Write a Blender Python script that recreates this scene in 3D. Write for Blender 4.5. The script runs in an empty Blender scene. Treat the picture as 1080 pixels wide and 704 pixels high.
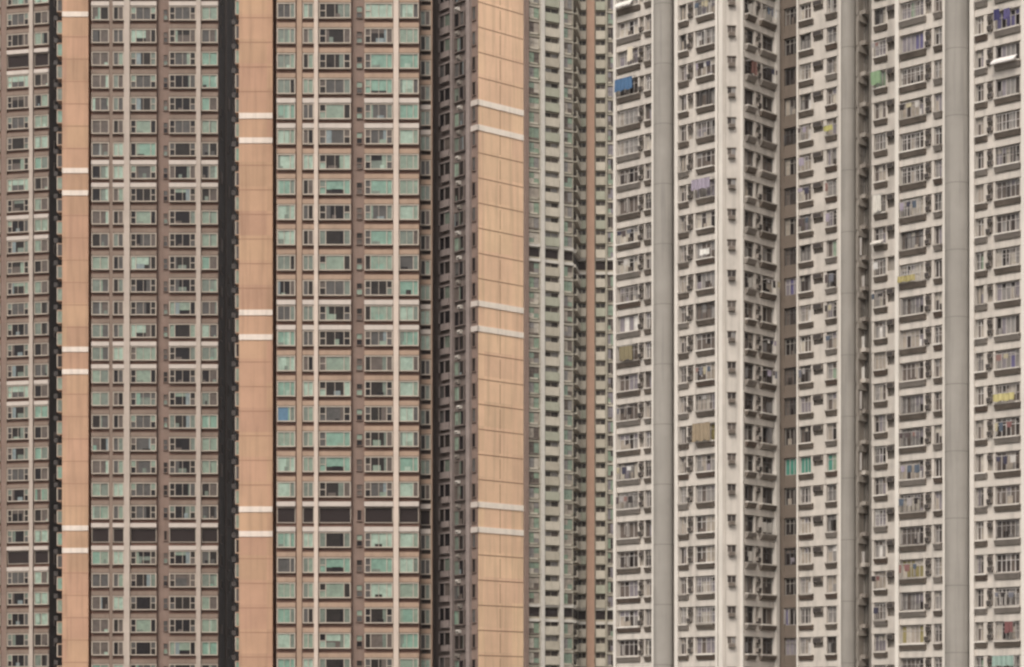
import bpy, math, random
from mathutils import Vector, Matrix
random.seed(7)
R = math.radians
scn = bpy.context.scene
col = scn.collection

# ---------------------------------------------------------------- camera, sky, sun, exposure
F = 2300.0                      # focal length in photograph pixels (photograph is 1080 wide)
CX, HY = 540.0, 775.0           # optical axis column, horizon row
ZC = 12.0                       # camera height
cam_d = bpy.data.cameras.new("camera")
cam = bpy.data.objects.new("camera", cam_d); col.objects.link(cam)
cam.location = (0, 0, ZC); cam.rotation_euler = (R(90), 0, 0)
cam_d.sensor_width = 36.0
cam_d.lens = F / 1080 * 36.0
cam_d.shift_y = (HY - 352.0) / 1080.0
cam_d.clip_start = 0.5; cam_d.clip_end = 6000
scn.camera = cam

SUN_AZ, SUN_EL = 20.0, 50.0    # thin cloud: the light comes from behind the camera, a little from its left
sd = Vector((-math.sin(R(SUN_AZ)) * math.cos(R(SUN_EL)), -math.cos(R(SUN_AZ)) * math.cos(R(SUN_EL)), math.sin(R(SUN_EL))))
w = bpy.data.worlds.new("World"); scn.world = w; w.use_nodes = True
nt = w.node_tree
bg = nt.nodes["Background"]
sky = nt.nodes.new("ShaderNodeTexSky"); sky.sky_type = 'NISHITA'; sky.sun_disc = False
sky.sun_elevation = R(SUN_EL); sky.sun_rotation = math.atan2(sd.x, sd.y)
sky.dust_density = 6.0; sky.air_density = 1.0; sky.ozone_density = 1.0
hs = nt.nodes.new("ShaderNodeHueSaturation"); hs.inputs["Saturation"].default_value = 0.08   # overcast: the cloud greys the sky
nt.links.new(sky.outputs[0], hs.inputs["Color"]); nt.links.new(hs.outputs[0], bg.inputs[0])
bg.inputs[1].default_value = 0.15
sl = bpy.data.lights.new("sun", 'SUN'); sl.energy = 1.65; sl.angle = R(22); sl.color = (1.0, 0.93, 0.82)
so = bpy.data.objects.new("sun", sl); col.objects.link(so)
so.rotation_euler = (-sd).to_track_quat('-Z', 'Y').to_euler(); so.location = sd * 300
scn.view_settings.view_transform = 'Standard'; scn.view_settings.look = 'None'
scn.view_settings.gamma = 1.0; scn.view_settings.use_curve_mapping = False
scn.view_settings.exposure = 0.2
scn.cycles.filter_width = 2.5
scn.cycles.max_bounces = 6

# ---------------------------------------------------------------- materials
def lin(c): return tuple((x / 255.0) ** 2.2 for x in c)
MATS = {}
def mat(name, rgb, rough=0.85, var=0.12, scale=0.6, streak=0.0, spec=0.3, hue=None, panel=0.0):
    """painted concrete / tile: base colour with uneven weathering; streak = vertical rain staining"""
    m = bpy.data.materials.new(name); m.use_nodes = True; n = m.node_tree; b = n.nodes["Principled BSDF"]
    b.inputs["Roughness"].default_value = rough; b.inputs["Specular IOR Level"].default_value = spec
    g = n.nodes.new("ShaderNodeNewGeometry")
    t = n.nodes.new("ShaderNodeTexNoise"); t.inputs["Scale"].default_value = scale; t.inputs["Detail"].default_value = 6; t.inputs["Roughness"].default_value = 0.65
    n.links.new(g.outputs["Position"], t.inputs["Vector"])
    mix = n.nodes.new("ShaderNodeMix"); mix.data_type = 'RGBA'
    lo = tuple(max(0, x * (1 - var * 2.2)) for x in rgb); hi = tuple(min(1, x * (1 + var * 1.6)) for x in rgb)
    if hue: hi = tuple(min(1, h * (1 + var)) for h in hue)
    mix.inputs["A"].default_value = (*lo, 1); mix.inputs["B"].default_value = (*hi, 1)
    n.links.new(t.outputs["Fac"], mix.inputs["Factor"])
    out = mix.outputs["Result"]
    if streak > 0:
        mp = n.nodes.new("ShaderNodeMapping"); mp.inputs["Scale"].default_value = (2.2, 2.2, 0.12)
        t2 = n.nodes.new("ShaderNodeTexNoise"); t2.inputs["Scale"].default_value = 1.0; t2.inputs["Detail"].default_value = 5
        n.links.new(g.outputs["Position"], mp.inputs["Vector"]); n.links.new(mp.outputs[0], t2.inputs["Vector"])
        mr = n.nodes.new("ShaderNodeMapRange"); mr.inputs["From Min"].default_value = 0.48; mr.inputs["From Max"].default_value = 0.72
        mr.inputs["To Max"].default_value = streak
        n.links.new(t2.outputs["Fac"], mr.inputs["Value"])
        mx = n.nodes.new("ShaderNodeMix"); mx.data_type = 'RGBA'
        mx.inputs["B"].default_value = (*(x * 0.45 for x in rgb), 1)
        n.links.new(mr.outputs[0], mx.inputs["Factor"]); n.links.new(out, mx.inputs["A"]); out = mx.outputs["Result"]
    if panel > 0:                               # each storey's cladding panel a slightly different batch of colour
        sx = n.nodes.new("ShaderNodeSeparateXYZ"); n.links.new(g.outputs["Position"], sx.inputs[0])
        dv = n.nodes.new("ShaderNodeMath"); dv.operation = 'DIVIDE'; dv.inputs[1].default_value = 2.8; n.links.new(sx.outputs["Z"], dv.inputs[0])
        ad = n.nodes.new("ShaderNodeMath"); ad.operation = 'ADD'; ad.inputs[1].default_value = 0.42; n.links.new(dv.outputs[0], ad.inputs[0])
        fl = n.nodes.new("ShaderNodeMath"); fl.operation = 'FLOOR'; n.links.new(ad.outputs[0], fl.inputs[0])
        dx = n.nodes.new("ShaderNodeMath"); dx.operation = 'DIVIDE'; dx.inputs[1].default_value = 3.1; n.links.new(sx.outputs["X"], dx.inputs[0])
        fx = n.nodes.new("ShaderNodeMath"); fx.operation = 'FLOOR'; n.links.new(dx.outputs[0], fx.inputs[0])
        cb = n.nodes.new("ShaderNodeCombineXYZ"); n.links.new(fl.outputs[0], cb.inputs[0]); n.links.new(fx.outputs[0], cb.inputs[1])
        wn = n.nodes.new("ShaderNodeTexWhiteNoise"); n.links.new(cb.outputs[0], wn.inputs["Vector"])
        hv = n.nodes.new("ShaderNodeHueSaturation"); n.links.new(out, hv.inputs["Color"])
        for k, (lo_, hi_) in (("Value", (1 - panel, 1 + panel)), ("Hue", (0.5 - panel * 0.09, 0.5 + panel * 0.09))):
            q = n.nodes.new("ShaderNodeMapRange"); q.inputs["To Min"].default_value = lo_; q.inputs["To Max"].default_value = hi_
            n.links.new(wn.outputs["Value"] if k == "Value" else wn.outputs["Color"], q.inputs["Value"]); n.links.new(q.outputs[0], hv.inputs[k])
        out = hv.outputs[0]
    n.links.new(out, b.inputs["Base Color"])
    MATS[name] = m
    return m
def glass(name, rgb, rough=0.22, var=0.2):
    """tinted window glass with what is behind it (blind, curtain, dark room)"""
    mat(name, rgb, rough=rough, var=var * 1.5, scale=1.5, spec=0.45 if sum(rgb) > 0.3 else 0.16)

# brown / pink estate
mat("pink_gable", (0.43, 0.262, 0.17), var=0.13, scale=0.22, streak=0.38, panel=0.08)
mat("pink_angled_lit", (0.78, 0.52, 0.34), var=0.11, scale=0.22, streak=0.34, panel=0.07)  # lighter copy of the gable pink, brightened to make up for weaker sun
mat("gable_joint", (0.30, 0.17, 0.11), var=0.05)
mat("gable_band", (0.68, 0.58, 0.50), var=0.10, scale=1.0, streak=0.35)
mat("brown_tile", (0.14, 0.078, 0.058), var=0.15, scale=0.8, streak=0.2)
mat("brown_panel", (0.205, 0.14, 0.112), var=0.15, streak=0.25)
mat("rose_band", (0.335, 0.23, 0.165), var=0.18, scale=0.5, streak=0.2)
mat("angled_band_lit", (0.86, 0.75, 0.64), var=0.08, scale=1.0, streak=0.25)  # brighter copy of the gable band, making up for facing away from the sun
mat("rose_dark", (0.205, 0.148, 0.115), var=0.18, scale=0.5, streak=0.25)
mat("stone_pier", (0.40, 0.33, 0.28), var=0.1, streak=0.2)
mat("cream_pier", (0.53, 0.43, 0.36), var=0.1, streak=0.2)
mat("white_band", (0.48, 0.41, 0.36), var=0.08, streak=0.15)
mat("beige_frame", (0.40, 0.335, 0.275), var=0.12)
mat("shade_tile", (0.05, 0.037, 0.033), var=0.25, streak=0.2)  # near-black so slots and return walls carry the recess shade in their colour
mat("taupe_tile", (0.15, 0.115, 0.10), var=0.2, streak=0.2)
mat("flank_sill", (0.25, 0.20, 0.18), var=0.2, streak=0.3)
mat("opening_dark", (0.022, 0.014, 0.013), var=0.1)  # flat near-black panels paint the darkness inside refuge floors and openings
glass("glass_pale", (0.275, 0.345, 0.275)); glass("glass_mint", (0.165, 0.26, 0.20)); glass("glass_sage", (0.19, 0.235, 0.18))
glass("glass_mid", (0.135, 0.155, 0.125)); glass("glass_grey", (0.085, 0.078, 0.073)); glass("glass_dark", (0.026, 0.021, 0.019))
glass("glass_black", (0.016, 0.013, 0.014)); glass("glass_blue", (0.08, 0.15, 0.22)); glass("glass_taupe", (0.11, 0.088, 0.076)); glass("glass_steel", (0.17, 0.20, 0.20))
# grey-white estate
mat("white_wall", (0.49, 0.435, 0.38), var=0.15, scale=0.45, streak=0.42)
mat("pier_white", (0.58, 0.525, 0.465), var=0.08, streak=0.25)
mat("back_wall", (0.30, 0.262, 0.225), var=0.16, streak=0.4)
mat("pillar_grey", (0.27, 0.243, 0.213), var=0.13, scale=0.3, streak=0.38)
mat("pillar_joint", (0.17, 0.15, 0.13), var=0.1)
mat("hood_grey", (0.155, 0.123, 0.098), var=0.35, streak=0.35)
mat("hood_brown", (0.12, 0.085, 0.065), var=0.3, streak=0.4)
mat("olive_shade_wall", (0.135, 0.103, 0.08), var=0.12, streak=0.2)  # olive paint, darkened to carry the shade of the inner corner
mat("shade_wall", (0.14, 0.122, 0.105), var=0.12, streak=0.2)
mat("alu", (0.40, 0.36, 0.33), rough=0.5, var=0.1); mat("alu_dark", (0.10, 0.09, 0.085), rough=0.5, var=0.1)
mat("ac_body", (0.24, 0.205, 0.175), rough=0.6, var=0.2, streak=0.3); mat("ac_grille", (0.045, 0.036, 0.032), rough=0.6)
mat("pipe", (0.42, 0.37, 0.32), rough=0.6)
glass("pane_cream", (0.40, 0.35, 0.29), 0.35); glass("pane_beige", (0.29, 0.245, 0.20), 0.35); glass("pane_grey", (0.20, 0.18, 0.165))
glass("pane_mauve", (0.19, 0.165, 0.175)); glass("pane_brown", (0.11, 0.088, 0.075)); glass("pane_dark", (0.05, 0.04, 0.036))
glass("pane_black", (0.022, 0.017, 0.016)); glass("pane_green", (0.20, 0.25, 0.18)); glass("pane_white", (0.55, 0.51, 0.47), 0.4)
glass("pane_teal", (0.06, 0.20, 0.15)); glass("pane_violet", (0.10, 0.085, 0.17)); glass("pane_olive", (0.24, 0.20, 0.09))
# far tower
mat("far_wall", (0.37, 0.325, 0.255), var=0.14, streak=0.2); mat("far_white", (0.50, 0.455, 0.40), var=0.08)
mat("far_green", (0.33, 0.32, 0.245), var=0.15, streak=0.2); mat("far_pink", (0.38, 0.235, 0.165), var=0.08, streak=0.15)
mat("far_panel", (0.46, 0.405, 0.325), var=0.15, streak=0.2)
mat("roof_grey", (0.16, 0.155, 0.15)); mat("asphalt", (0.05, 0.05, 0.052), var=0.2, scale=0.3)

# ---------------------------------------------------------------- geometry helpers
class G:
    def __init__(s): s.v = []; s.f = []; s.m = []
    def quad(s, a, b, c, d, m):
        i = len(s.v); s.v += [a, b, c, d]; s.f.append((i, i + 1, i + 2, i + 3)); s.m.append(m)
    def box(s, x0, x1, y0, y1, z0, z1, m):
        i = len(s.v)
        s.v += [(x0, y0, z0), (x1, y0, z0), (x1, y1, z0), (x0, y1, z0), (x0, y0, z1), (x1, y0, z1), (x1, y1, z1), (x0, y1, z1)]
        for q in ((0, 3, 2, 1), (4, 5, 6, 7), (0, 1, 5, 4), (1, 2, 6, 5), (2, 3, 7, 6), (3, 0, 4, 7)):
            s.f.append(tuple(i + k for k in q)); s.m.append(m)
    def wedge(s, x0, x1, ya, yb, z0, z1, m):
        """hood: projects to ya at the top z1 and only to yb at the bottom z0 (outward is -y)"""
        i = len(s.v)
        s.v += [(x0, yb, z0), (x1, yb, z0), (x1, 0, z0), (x0, 0, z0), (x0, ya, z1), (x1, ya, z1), (x1, 0, z1), (x0, 0, z1)]
        for q in ((0, 3, 2, 1), (4, 5, 6, 7), (0, 1, 5, 4), (1, 2, 6, 5), (2, 3, 7, 6), (3, 0, 4, 7)):
            s.f.append(tuple(i + k for k in q)); s.m.append(m)
    def prism(s, pts, z0, z1, m, mtop=None):
        n = len(pts); i = len(s.v)
        s.v += [(p[0], p[1], z0) for p in pts] + [(p[0], p[1], z1) for p in pts]
        for k in range(n):
            j = (k + 1) % n
            s.f.append((i + k, i + j, i + n + j, i + n + k)); s.m.append(m)
        s.f.append(tuple(i + n + k for k in range(n))); s.m.append(mtop or m)
        s.f.append(tuple(i + k for k in range(n - 1, -1, -1))); s.m.append(mtop or m)
    def add(s, o, M):
        i = len(s.v); s.v += [tuple(M @ Vector(p)) for p in o.v]
        s.f += [tuple(i + k for k in q) for q in o.f]; s.m += o.m
    def mesh(s, name):
        me = bpy.data.meshes.new(name); me.from_pydata(s.v, [], s.f)
        names = []
        for q in s.m:
            if q not in names: names.append(q)
        for q in names: me.materials.append(MATS[q])
        ix = {q: k for k, q in enumerate(names)}
        me.polygons.foreach_set("material_index", [ix[q] for q in s.m]); me.update()
        return me

def tag(o, label, cat, group=None):
    o["label"] = label; o["category"] = cat
    if group: o["group"] = group

class Facade:
    """a vertical wall plane that passes through photograph column x0 at depth y0, turned th degrees (positive: recedes to the right)"""
    def __init__(s, x0, y0, th):
        s.th = R(th); s.P = Vector(((x0 - CX) / F * y0, y0)); s.u = Vector((math.cos(s.th), math.sin(s.th))); s.n = Vector((math.sin(s.th), -math.cos(s.th)))
        s.org = s.P.copy()
    def s(s, x):
        k = (x - CX) / F
        return (k * s.P.y - s.P.x) / (s.u.x - k * s.u.y)
    def at(s, x, t=0.0): return s.P + s.u * s.s(x) + s.n * t
    def depth(s, x): return s.at(x).y
    def z(s, x, y): return ZC + (HY - y) / F * s.depth(x)
    def matrix(s, sx, z, t=0.0):
        p = s.P + s.u * sx + s.n * t
        return Matrix.Translation((p.x, p.y, z)) @ Matrix.Rotation(s.th, 4, 'Z')

class Tower:
    MAXN = 100
    def __init__(s, name, x, y, label, cat="apartment tower", group=None):
        s.root = bpy.data.objects.new(name, None); col.objects.link(s.root); s.root.location = (x, y, 0)
        s.inv = Matrix.Translation((-x, -y, 0)); tag(s.root, label, cat, group)
        s.reps = {}
    def part(s, name, g, M=None, label=None):
        """one-off part; g in world coordinates unless M gives its frame"""
        me = g.mesh(name); o = bpy.data.objects.new(name, me); col.objects.link(o); o.parent = s.root
        o.matrix_local = s.inv @ (M if M is not None else Matrix())
        if label: o["label"] = label
        return o
    def rep(s, name, gs, M, size, label=None):
        """repeated part: gs = G or (G, [(subname, G), ...]); the largest MAXN become objects, the rest one"""
        s.reps.setdefault(name, []).append((size, gs, M, label))
    def finish(s):
        cache = {}
        def me_of(name, g):
            if id(g) not in cache: cache[id(g)] = g.mesh(name)
            return cache[id(g)]
        for name, L in s.reps.items():
            L.sort(key=lambda q: -q[0])
            for size, gs, M, label in L[:s.MAXN]:
                g, subs = gs if isinstance(gs, tuple) else (gs, [])
                o = bpy.data.objects.new(name, me_of(name, g)); col.objects.link(o); o.parent = s.root; o.matrix_local = s.inv @ M
                if label: o["label"] = label
                for sn, sg in subs:
                    c = bpy.data.objects.new(sn, me_of(sn, sg)); col.objects.link(c); c.parent = o
            rest = L[s.MAXN:]
            if rest:
                g = G()
                for size, gs, M, label in rest:
                    a, subs = gs if isinstance(gs, tuple) else (gs, [])
                    g.add(a, M)
                    for sn, sg in subs: g.add(sg, M)
                o = s.part(name + "_rest" if False else name, g); o["kind"] = "stuff"

# ---------------------------------------------------------------- windows
def wchoice(d):
    k = list(d); return random.choices(k, [d[q] for q in k])[0]

def bay_window(w, h, depth, cols, tones, frame="beige_frame", ft=0.12, bar=0.085):
    """projecting framed window; origin at bottom centre on the wall; outward is -y. cols = fractions of the width; tones = one material per column (or (top, bottom))"""
    f = G(); p = G(); x0, x1 = -w / 2, w / 2
    f.box(x0, x0 + ft, -depth, 0, 0, h, frame); f.box(x1 - ft, x1, -depth, 0, 0, h, frame)
    f.box(x0 + ft, x1 - ft, -depth, 0, h - ft, h, frame); f.box(x0 + ft, x1 - ft, -depth - 0.04, 0, 0, ft, frame)
    tot = float(sum(cols)); x = x0 + ft; W = w - 2 * ft; y = -depth + 0.09
    for i, c in enumerate(cols):
        xe = x + W * c / tot; tn = tones[i]
        if i: f.box(x - bar / 2, x + bar / 2, -depth + 0.02, y, ft, h - ft, frame)
        yy = y + random.choice((0, 0, 0.03))
        if isinstance(tn, tuple):
            zm = ft + (h - 2 * ft) * tn[2]
            p.quad((x, yy, ft), (xe, yy, ft), (xe, yy, zm), (x, yy, zm), tn[1]); p.quad((x, yy, zm), (xe, yy, zm), (xe, yy, h - ft), (x, yy, h - ft), tn[0])
            if len(tn) > 3: f.box(x, xe, -depth + 0.03, y, zm - bar / 2, zm + bar / 2, frame)
        else: p.quad((x, yy, ft), (xe, yy, ft), (xe, yy, h - ft), (x, yy, h - ft), tn)
        cw = xe - x
        if cw > 0.75 and tn != "opening_dark":          # curtain edge, half-drawn blind, things on the sill
            base = tn if isinstance(tn, str) else tn[1]
            dk = base in ("glass_dark", "glass_black", "glass_grey")
            alt = (["glass_taupe", "glass_mid", "glass_sage", "glass_grey", "glass_black", "glass_steel"] if dk else ["glass_sage", "glass_mid", "glass_mint", "glass_pale"])
            if random.random() < (0.75 if dk else 0.4):
                d = cw * random.uniform(0.12, 0.35); a0 = random.choice((x, xe - d)); p.quad((a0, yy - 0.012, ft), (a0 + d, yy - 0.012, ft), (a0 + d, yy - 0.012, h - ft), (a0, yy - 0.012, h - ft), random.choice(alt))
            if random.random() < (0.6 if dk else 0.3):
                d = cw * random.uniform(0.2, 0.55); a0 = random.uniform(x, xe - d); zz = h * random.uniform(0.18, 0.45)
                p.quad((a0, yy - 0.02, ft), (a0 + d, yy - 0.02, ft), (a0 + d, yy - 0.02, zz), (a0, yy - 0.02, zz), random.choice(alt if dk else alt + ["glass_dark"]))
            if cw > 1.2 and random.random() < 0.55: f.box((x + xe) / 2 - 0.025, (x + xe) / 2 + 0.025, -depth + 0.03, yy - 0.025, ft, h - ft, frame)
        x = xe
    return (f, [("pane", p)])

PALE = ["glass_pale", "glass_mint", "glass_sage", "glass_pale"]; MID = ["glass_mid", "glass_sage", "glass_grey", "glass_taupe", "glass_mid", "glass_taupe"]; DARK = ["glass_dark", "glass_black", "glass_dark", "glass_grey"]
def green_tones(kind, n, wide, pale=0.42):
    r = random.random()
    if wide:                                   # casement | picture pane | casement
        if r < pale * 0.55:
            a = random.choice(PALE); side = random.choice([a, a, random.choice(MID), random.choice(DARK)])
            c = random.choice([a, a, a, (a, random.choice(DARK), random.uniform(0.15, 0.4)), (a, random.choice(MID), 0.5)])
            return [(side, random.choice([side, a]), 0.5, 1), c, random.choice([a, side, a])]
        if r < pale:
            a = random.choice(PALE + MID); d = random.choice(DARK)
            return random.choice([[a, d, a], [d, a, a], [a, (a, d, 0.35), d], [(d, a, 0.5, 1), d, a]])
        d = random.choice(DARK); m = random.choice(MID); k = random.choice(DARK + MID)
        if random.random() < 0.5: k = random.choice(DARK)
        return [(k, random.choice(DARK), 0.5, 1), random.choice([d, d, d, d, (m, d, 0.7), (d, m, 0.6)]), random.choice([(k, random.choice(DARK + MID), 0.5, 1), (k, random.choice(DARK), 0.5, 1), m])]
    if n == 2:
        if r < pale: a = random.choice(PALE); return random.choice([[a, a], [a, random.choice(MID)], [a, a]])
        if r < 0.7: return [random.choice(DARK), random.choice(MID)]
        return [random.choice(MID), random.choice(DARK + MID)]
    if r < pale: return [random.choice(PALE)]
    return [random.choice(MID + DARK)]

EP = {"pane_cream": 2.2, "pane_beige": 4.5, "pane_grey": 6, "pane_mauve": 3.5, "pane_brown": 6.5, "pane_dark": 5.5, "pane_black": 1.6, "pane_white": 0.7, "pane_green": 0.35}
ED = {"pane_black": 4, "pane_dark": 7, "pane_brown": 4, "pane_grey": 0.8, "pane_mauve": 0.6, "pane_beige": 0.4}
def flat_window(w, h, n, pal, frame="alu", depth=0.10, grille=False, force=None):
    """aluminium window in a recess: n leaves, transom, some leaves half curtained, sometimes an open leaf or window bars"""
    f = G(); p = G(); ft = 0.05; x0, x1 = -w / 2, w / 2
    f.box(x0, x0 + ft, -depth, 0, 0, h, frame); f.box(x1 - ft, x1, -depth, 0, 0, h, frame)
    f.box(x0 + ft, x1 - ft, -depth, 0, h - ft, h, frame); f.box(x0 + ft, x1 - ft, -depth, 0, 0, ft, frame)
    base = wchoice(pal); zt = h * random.choice((0.66, 0.7, 0.72, 1.0))
    W = (w - 2 * ft) / n
    for i in range(n):
        a = x0 + ft + W * i; b = a + W; y = -depth + 0.05 + random.choice((0, 0, 0.02))
        if i: f.box(a - 0.025, a + 0.025, -depth, y, ft, h - ft, frame)
        c = base if random.random() < 0.5 else wchoice(pal)
        if force: c = random.choice(force)
        top = c if random.random() < 0.55 else (random.choice(force) if force else wchoice(pal))
        if zt < h:
            p.quad((a, y, ft), (b, y, ft), (b, y, zt), (a, y, zt), c); p.quad((a, y, zt), (b, y, zt), (b, y, h - ft), (a, y, h - ft), top)
            f.box(a + 0.025, b - 0.025, -depth, y, zt - 0.02, zt + 0.02, frame)
        else:
            zc = random.uniform(0.3, 0.9) * h
            low = random.choice([c, c, wchoice(pal)]) if not force else c
            p.quad((a, y, ft), (b, y, ft), (b, y, zc), (a, y, zc), low); p.quad((a, y, zc), (b, y, zc), (b, y, h - ft), (a, y, h - ft), c)
        if random.random() < 0.10 and W > 0.4:           # a leaf pushed open
            f.box(a, a + 0.04, -depth - W * 0.7, -depth, ft + 0.05, zt - 0.05, frame)
    if w > 1.3 and not force:
        for q in range(random.choice((0, 1, 1, 2))):      # washing, boxes and plants on the sill
            d = random.uniform(0.2, 0.5); a = random.uniform(x0 + 0.1, x1 - d - 0.1); zz = random.uniform(0.25, 0.7)
            p.box(a, a + d, -depth - 0.05, -depth - 0.01, 0.06, zz, wchoice(pal))
    if grille:
        k = max(2, int(w / 0.28)); gm = random.choice(["alu", "alu", "pane_white", "alu_dark"])
        for i in range(1, k):
            x = x0 + w * i / k; f.box(x - 0.016, x + 0.016, -depth - 0.14, -depth - 0.108, 0.04, h * 0.96, gm)
        for zz in (0.05, 0.5, 0.93): f.box(x0, x1, -depth - 0.10, -depth - 0.075, h * zz, h * zz + 0.03, gm)
    return (f, [("pane", p)])

def ledge_g(w, lip="pier_white", proj=0.42):
    """flower rack under a window: pale lip on a tapering hood, stained and with the under-ledge shade in its colour; z = 0 is the top of the lip"""
    g = G(); g.box(-w / 2, w / 2, -proj, 0, -0.11, 0.0, lip); g.wedge(-w / 2 + 0.03, w / 2 - 0.03, -proj + 0.03, -0.18, -0.50, -0.113, random.choice(["hood_grey", "hood_grey", "hood_grey", "hood_brown", "ac_body"]))  # dark hood colours paint both grime and the shade below the ledge
    return g

def ac_g(w=0.5, h=0.38, d=0.42):
    g = G(); g.box(-w / 2, w / 2, -d, 0, 0, h, "ac_body")
    g.box(-w / 2 + 0.03, w / 2 - 0.03, -d - 0.015, -d - 0.003, 0.03, h - 0.03, "ac_grille")
    g.box(-w / 2 + 0.06, -w / 2 + 0.1, -d, 0, -0.1, -0.004, "ac_grille"); g.box(w / 2 - 0.1, w / 2 - 0.06, -d, 0, -0.1, -0.004, "ac_grille")
    return g
ACF = []
for q in range(3):
    g = G(); g.box(-0.26, 0.26, -0.4, 0, 0, 0.36 + q * 0.06, ["pier_white", "white_wall", "ac_body"][q]); g.box(-0.2, 0.2, -0.42, -0.403, 0.05, 0.2, "ac_grille"); ACF.append(g)
AC1 = [ac_g(), ac_g(0.55, 0.4, 0.35), ac_g(0.46, 0.34, 0.5)]

# ---------------------------------------------------------------- ground and road far below the frame
def structure(name, g):
    o = bpy.data.objects.new(name, g.mesh(name)); col.objects.link(o); o["kind"] = "structure"; return o
g = G(); g.quad((-700, -250, 0), (700, -250, 0), (700, 900, 0), (-700, 900, 0), "roof_grey"); structure("ground", g)
g = G(); g.quad((-600, 60, 0.004), (600, 60, 0.004), (600, 76, 0.004), (-600, 76, 0.004), "asphalt"); structure("road", g)

g = G(); g.box(-720, 720, -270, 920, -1.0, 240, "asphalt")
hz = bpy.data.objects.new("haze", g.mesh("haze")); col.objects.link(hz); hz["kind"] = "stuff"
hm = bpy.data.materials.new("haze"); hm.use_nodes = True; hn = hm.node_tree; hn.nodes.remove(hn.nodes["Principled BSDF"])
pv = hn.nodes.new("ShaderNodeVolumePrincipled"); pv.inputs["Density"].default_value = 0.00006; pv.inputs["Color"].default_value = (0.94, 0.92, 0.90, 1)
hn.links.new(pv.outputs[0], hn.nodes["Material Output"].inputs["Volume"]); hz.data.materials.clear(); hz.data.materials.append(hm)

# ---------------------------------------------------------------- brown estate: towers with bay windows and pink gables
PB = 2.8
def bay_column(T, F_, x0, x1, zL, rows, wide, n, hl, refuge, pale, t=0.0, band="rose_band", proj=0.32, name="bay_window", wall=None, cells=None, force={}):
    """one stack of bay windows between photograph columns x0..x1: band, window, recessed brown strip, floor after floor"""
    s0, s1 = F_.s(x0), F_.s(x1); w_ = s1 - s0; sc = (s0 + s1) / 2
    variants = [bay_window(w_, 1.74, proj - 0.02, cells or ([1, 3.2, 1] if wide else [1] * n), green_tones(0, n, wide, pale)) for _ in range(26)]
    dark = bay_window(w_, 1.74, 0.16, [1], ["opening_dark"], ft=0.07)
    for k in rows:
        z = zL - k * PB; m = "white_band" if k in hl else band
        b = G(); b.box(-w_ / 2 - 0.02, w_ / 2 + 0.02, -proj - (0.06 if k in hl else 0), 0, -0.28, 0.24, m)
        if k in hl: T.rep("white_band", b, F_.matrix(sc, z, t), w_)
        else: wall.add(b, F_.matrix(sc, z, t))
        if k in refuge:
            T.rep("refuge_opening", dark, F_.matrix(sc, z - 2.12, t), w_)
            continue
        v = random.choice(variants)
        if k in force: v = bay_window(w_, 1.74, proj - 0.02, [3, 1], [force[k], "glass_mid"])
        T.rep(name, v, F_.matrix(sc, z - 2.08, t), w_)

def pier(T, F_, x0, x1, z0, z1, m, t0=0.0, t1=0.5, name="pier"):
    s0, s1 = F_.s(x0), F_.s(x1); g = G(); g.box(-(s1 - s0) / 2, (s1 - s0) / 2, -t1, -t0, 0, z1 - z0, m)
    T.part(name, g, F_.matrix((s0 + s1) / 2, z0))

def small_windows(T, F_, x0, x1, zL, rows, refuge, t, h=1.35, dz=-1.9, pal=DARK + MID, name="small_window"):
    s0, s1 = F_.s(x0), F_.s(x1); w_ = s1 - s0
    var = [bay_window(w_, h, 0.14, [1], [(random.choice(pal), random.choice(pal), 0.5, 1)], frame="brown_panel", ft=0.06) for _ in range(8)]
    dark = bay_window(w_, h, 0.16, [1], ["opening_dark"], frame="brown_panel")
    for k in rows:
        T.rep(name if k not in refuge else "refuge_opening", random.choice(var) if k not in refuge else dark, F_.matrix((s0 + s1) / 2, zL - k * PB + dz, t), w_)

def gable(T, F_, x0, x1, zL, rows, hl, ztop, back, vjoint=None, label=None, m="pink_gable"):
    """blank pink end wall with a joint at every floor and paired pale bands"""
    s0, s1 = F_.s(x0), F_.s(x1); w_ = s1 - s0; M = F_.matrix(s0, 0)
    g = G(); g.box(0, w_, 0, back, 0, ztop, m)
    for k in rows:
        z = zL - k * PB
        if k not in hl: g.box(0.004, w_ - 0.004, -0.012, -0.003, z - 0.06, z + 0.04, "gable_joint")
    if vjoint:
        sj = F_.s(vjoint) - s0
        for k in rows: g.box(sj - 0.04, sj + 0.04, -0.008, -0.002, zL - k * PB - 2.5, zL - k * PB - 0.3, "gable_joint")
    T.part("gable_wall", g, M, label)
    for k in hl:
        b = G(); b.box(0.006, w_ - 0.006, -0.07, 0.3, -0.30, 0.34, "gable_band" if m == "pink_gable" else "angled_band_lit"); T.rep("gable_band", b, F_.matrix(s0, zL - k * PB), w_)

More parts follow.
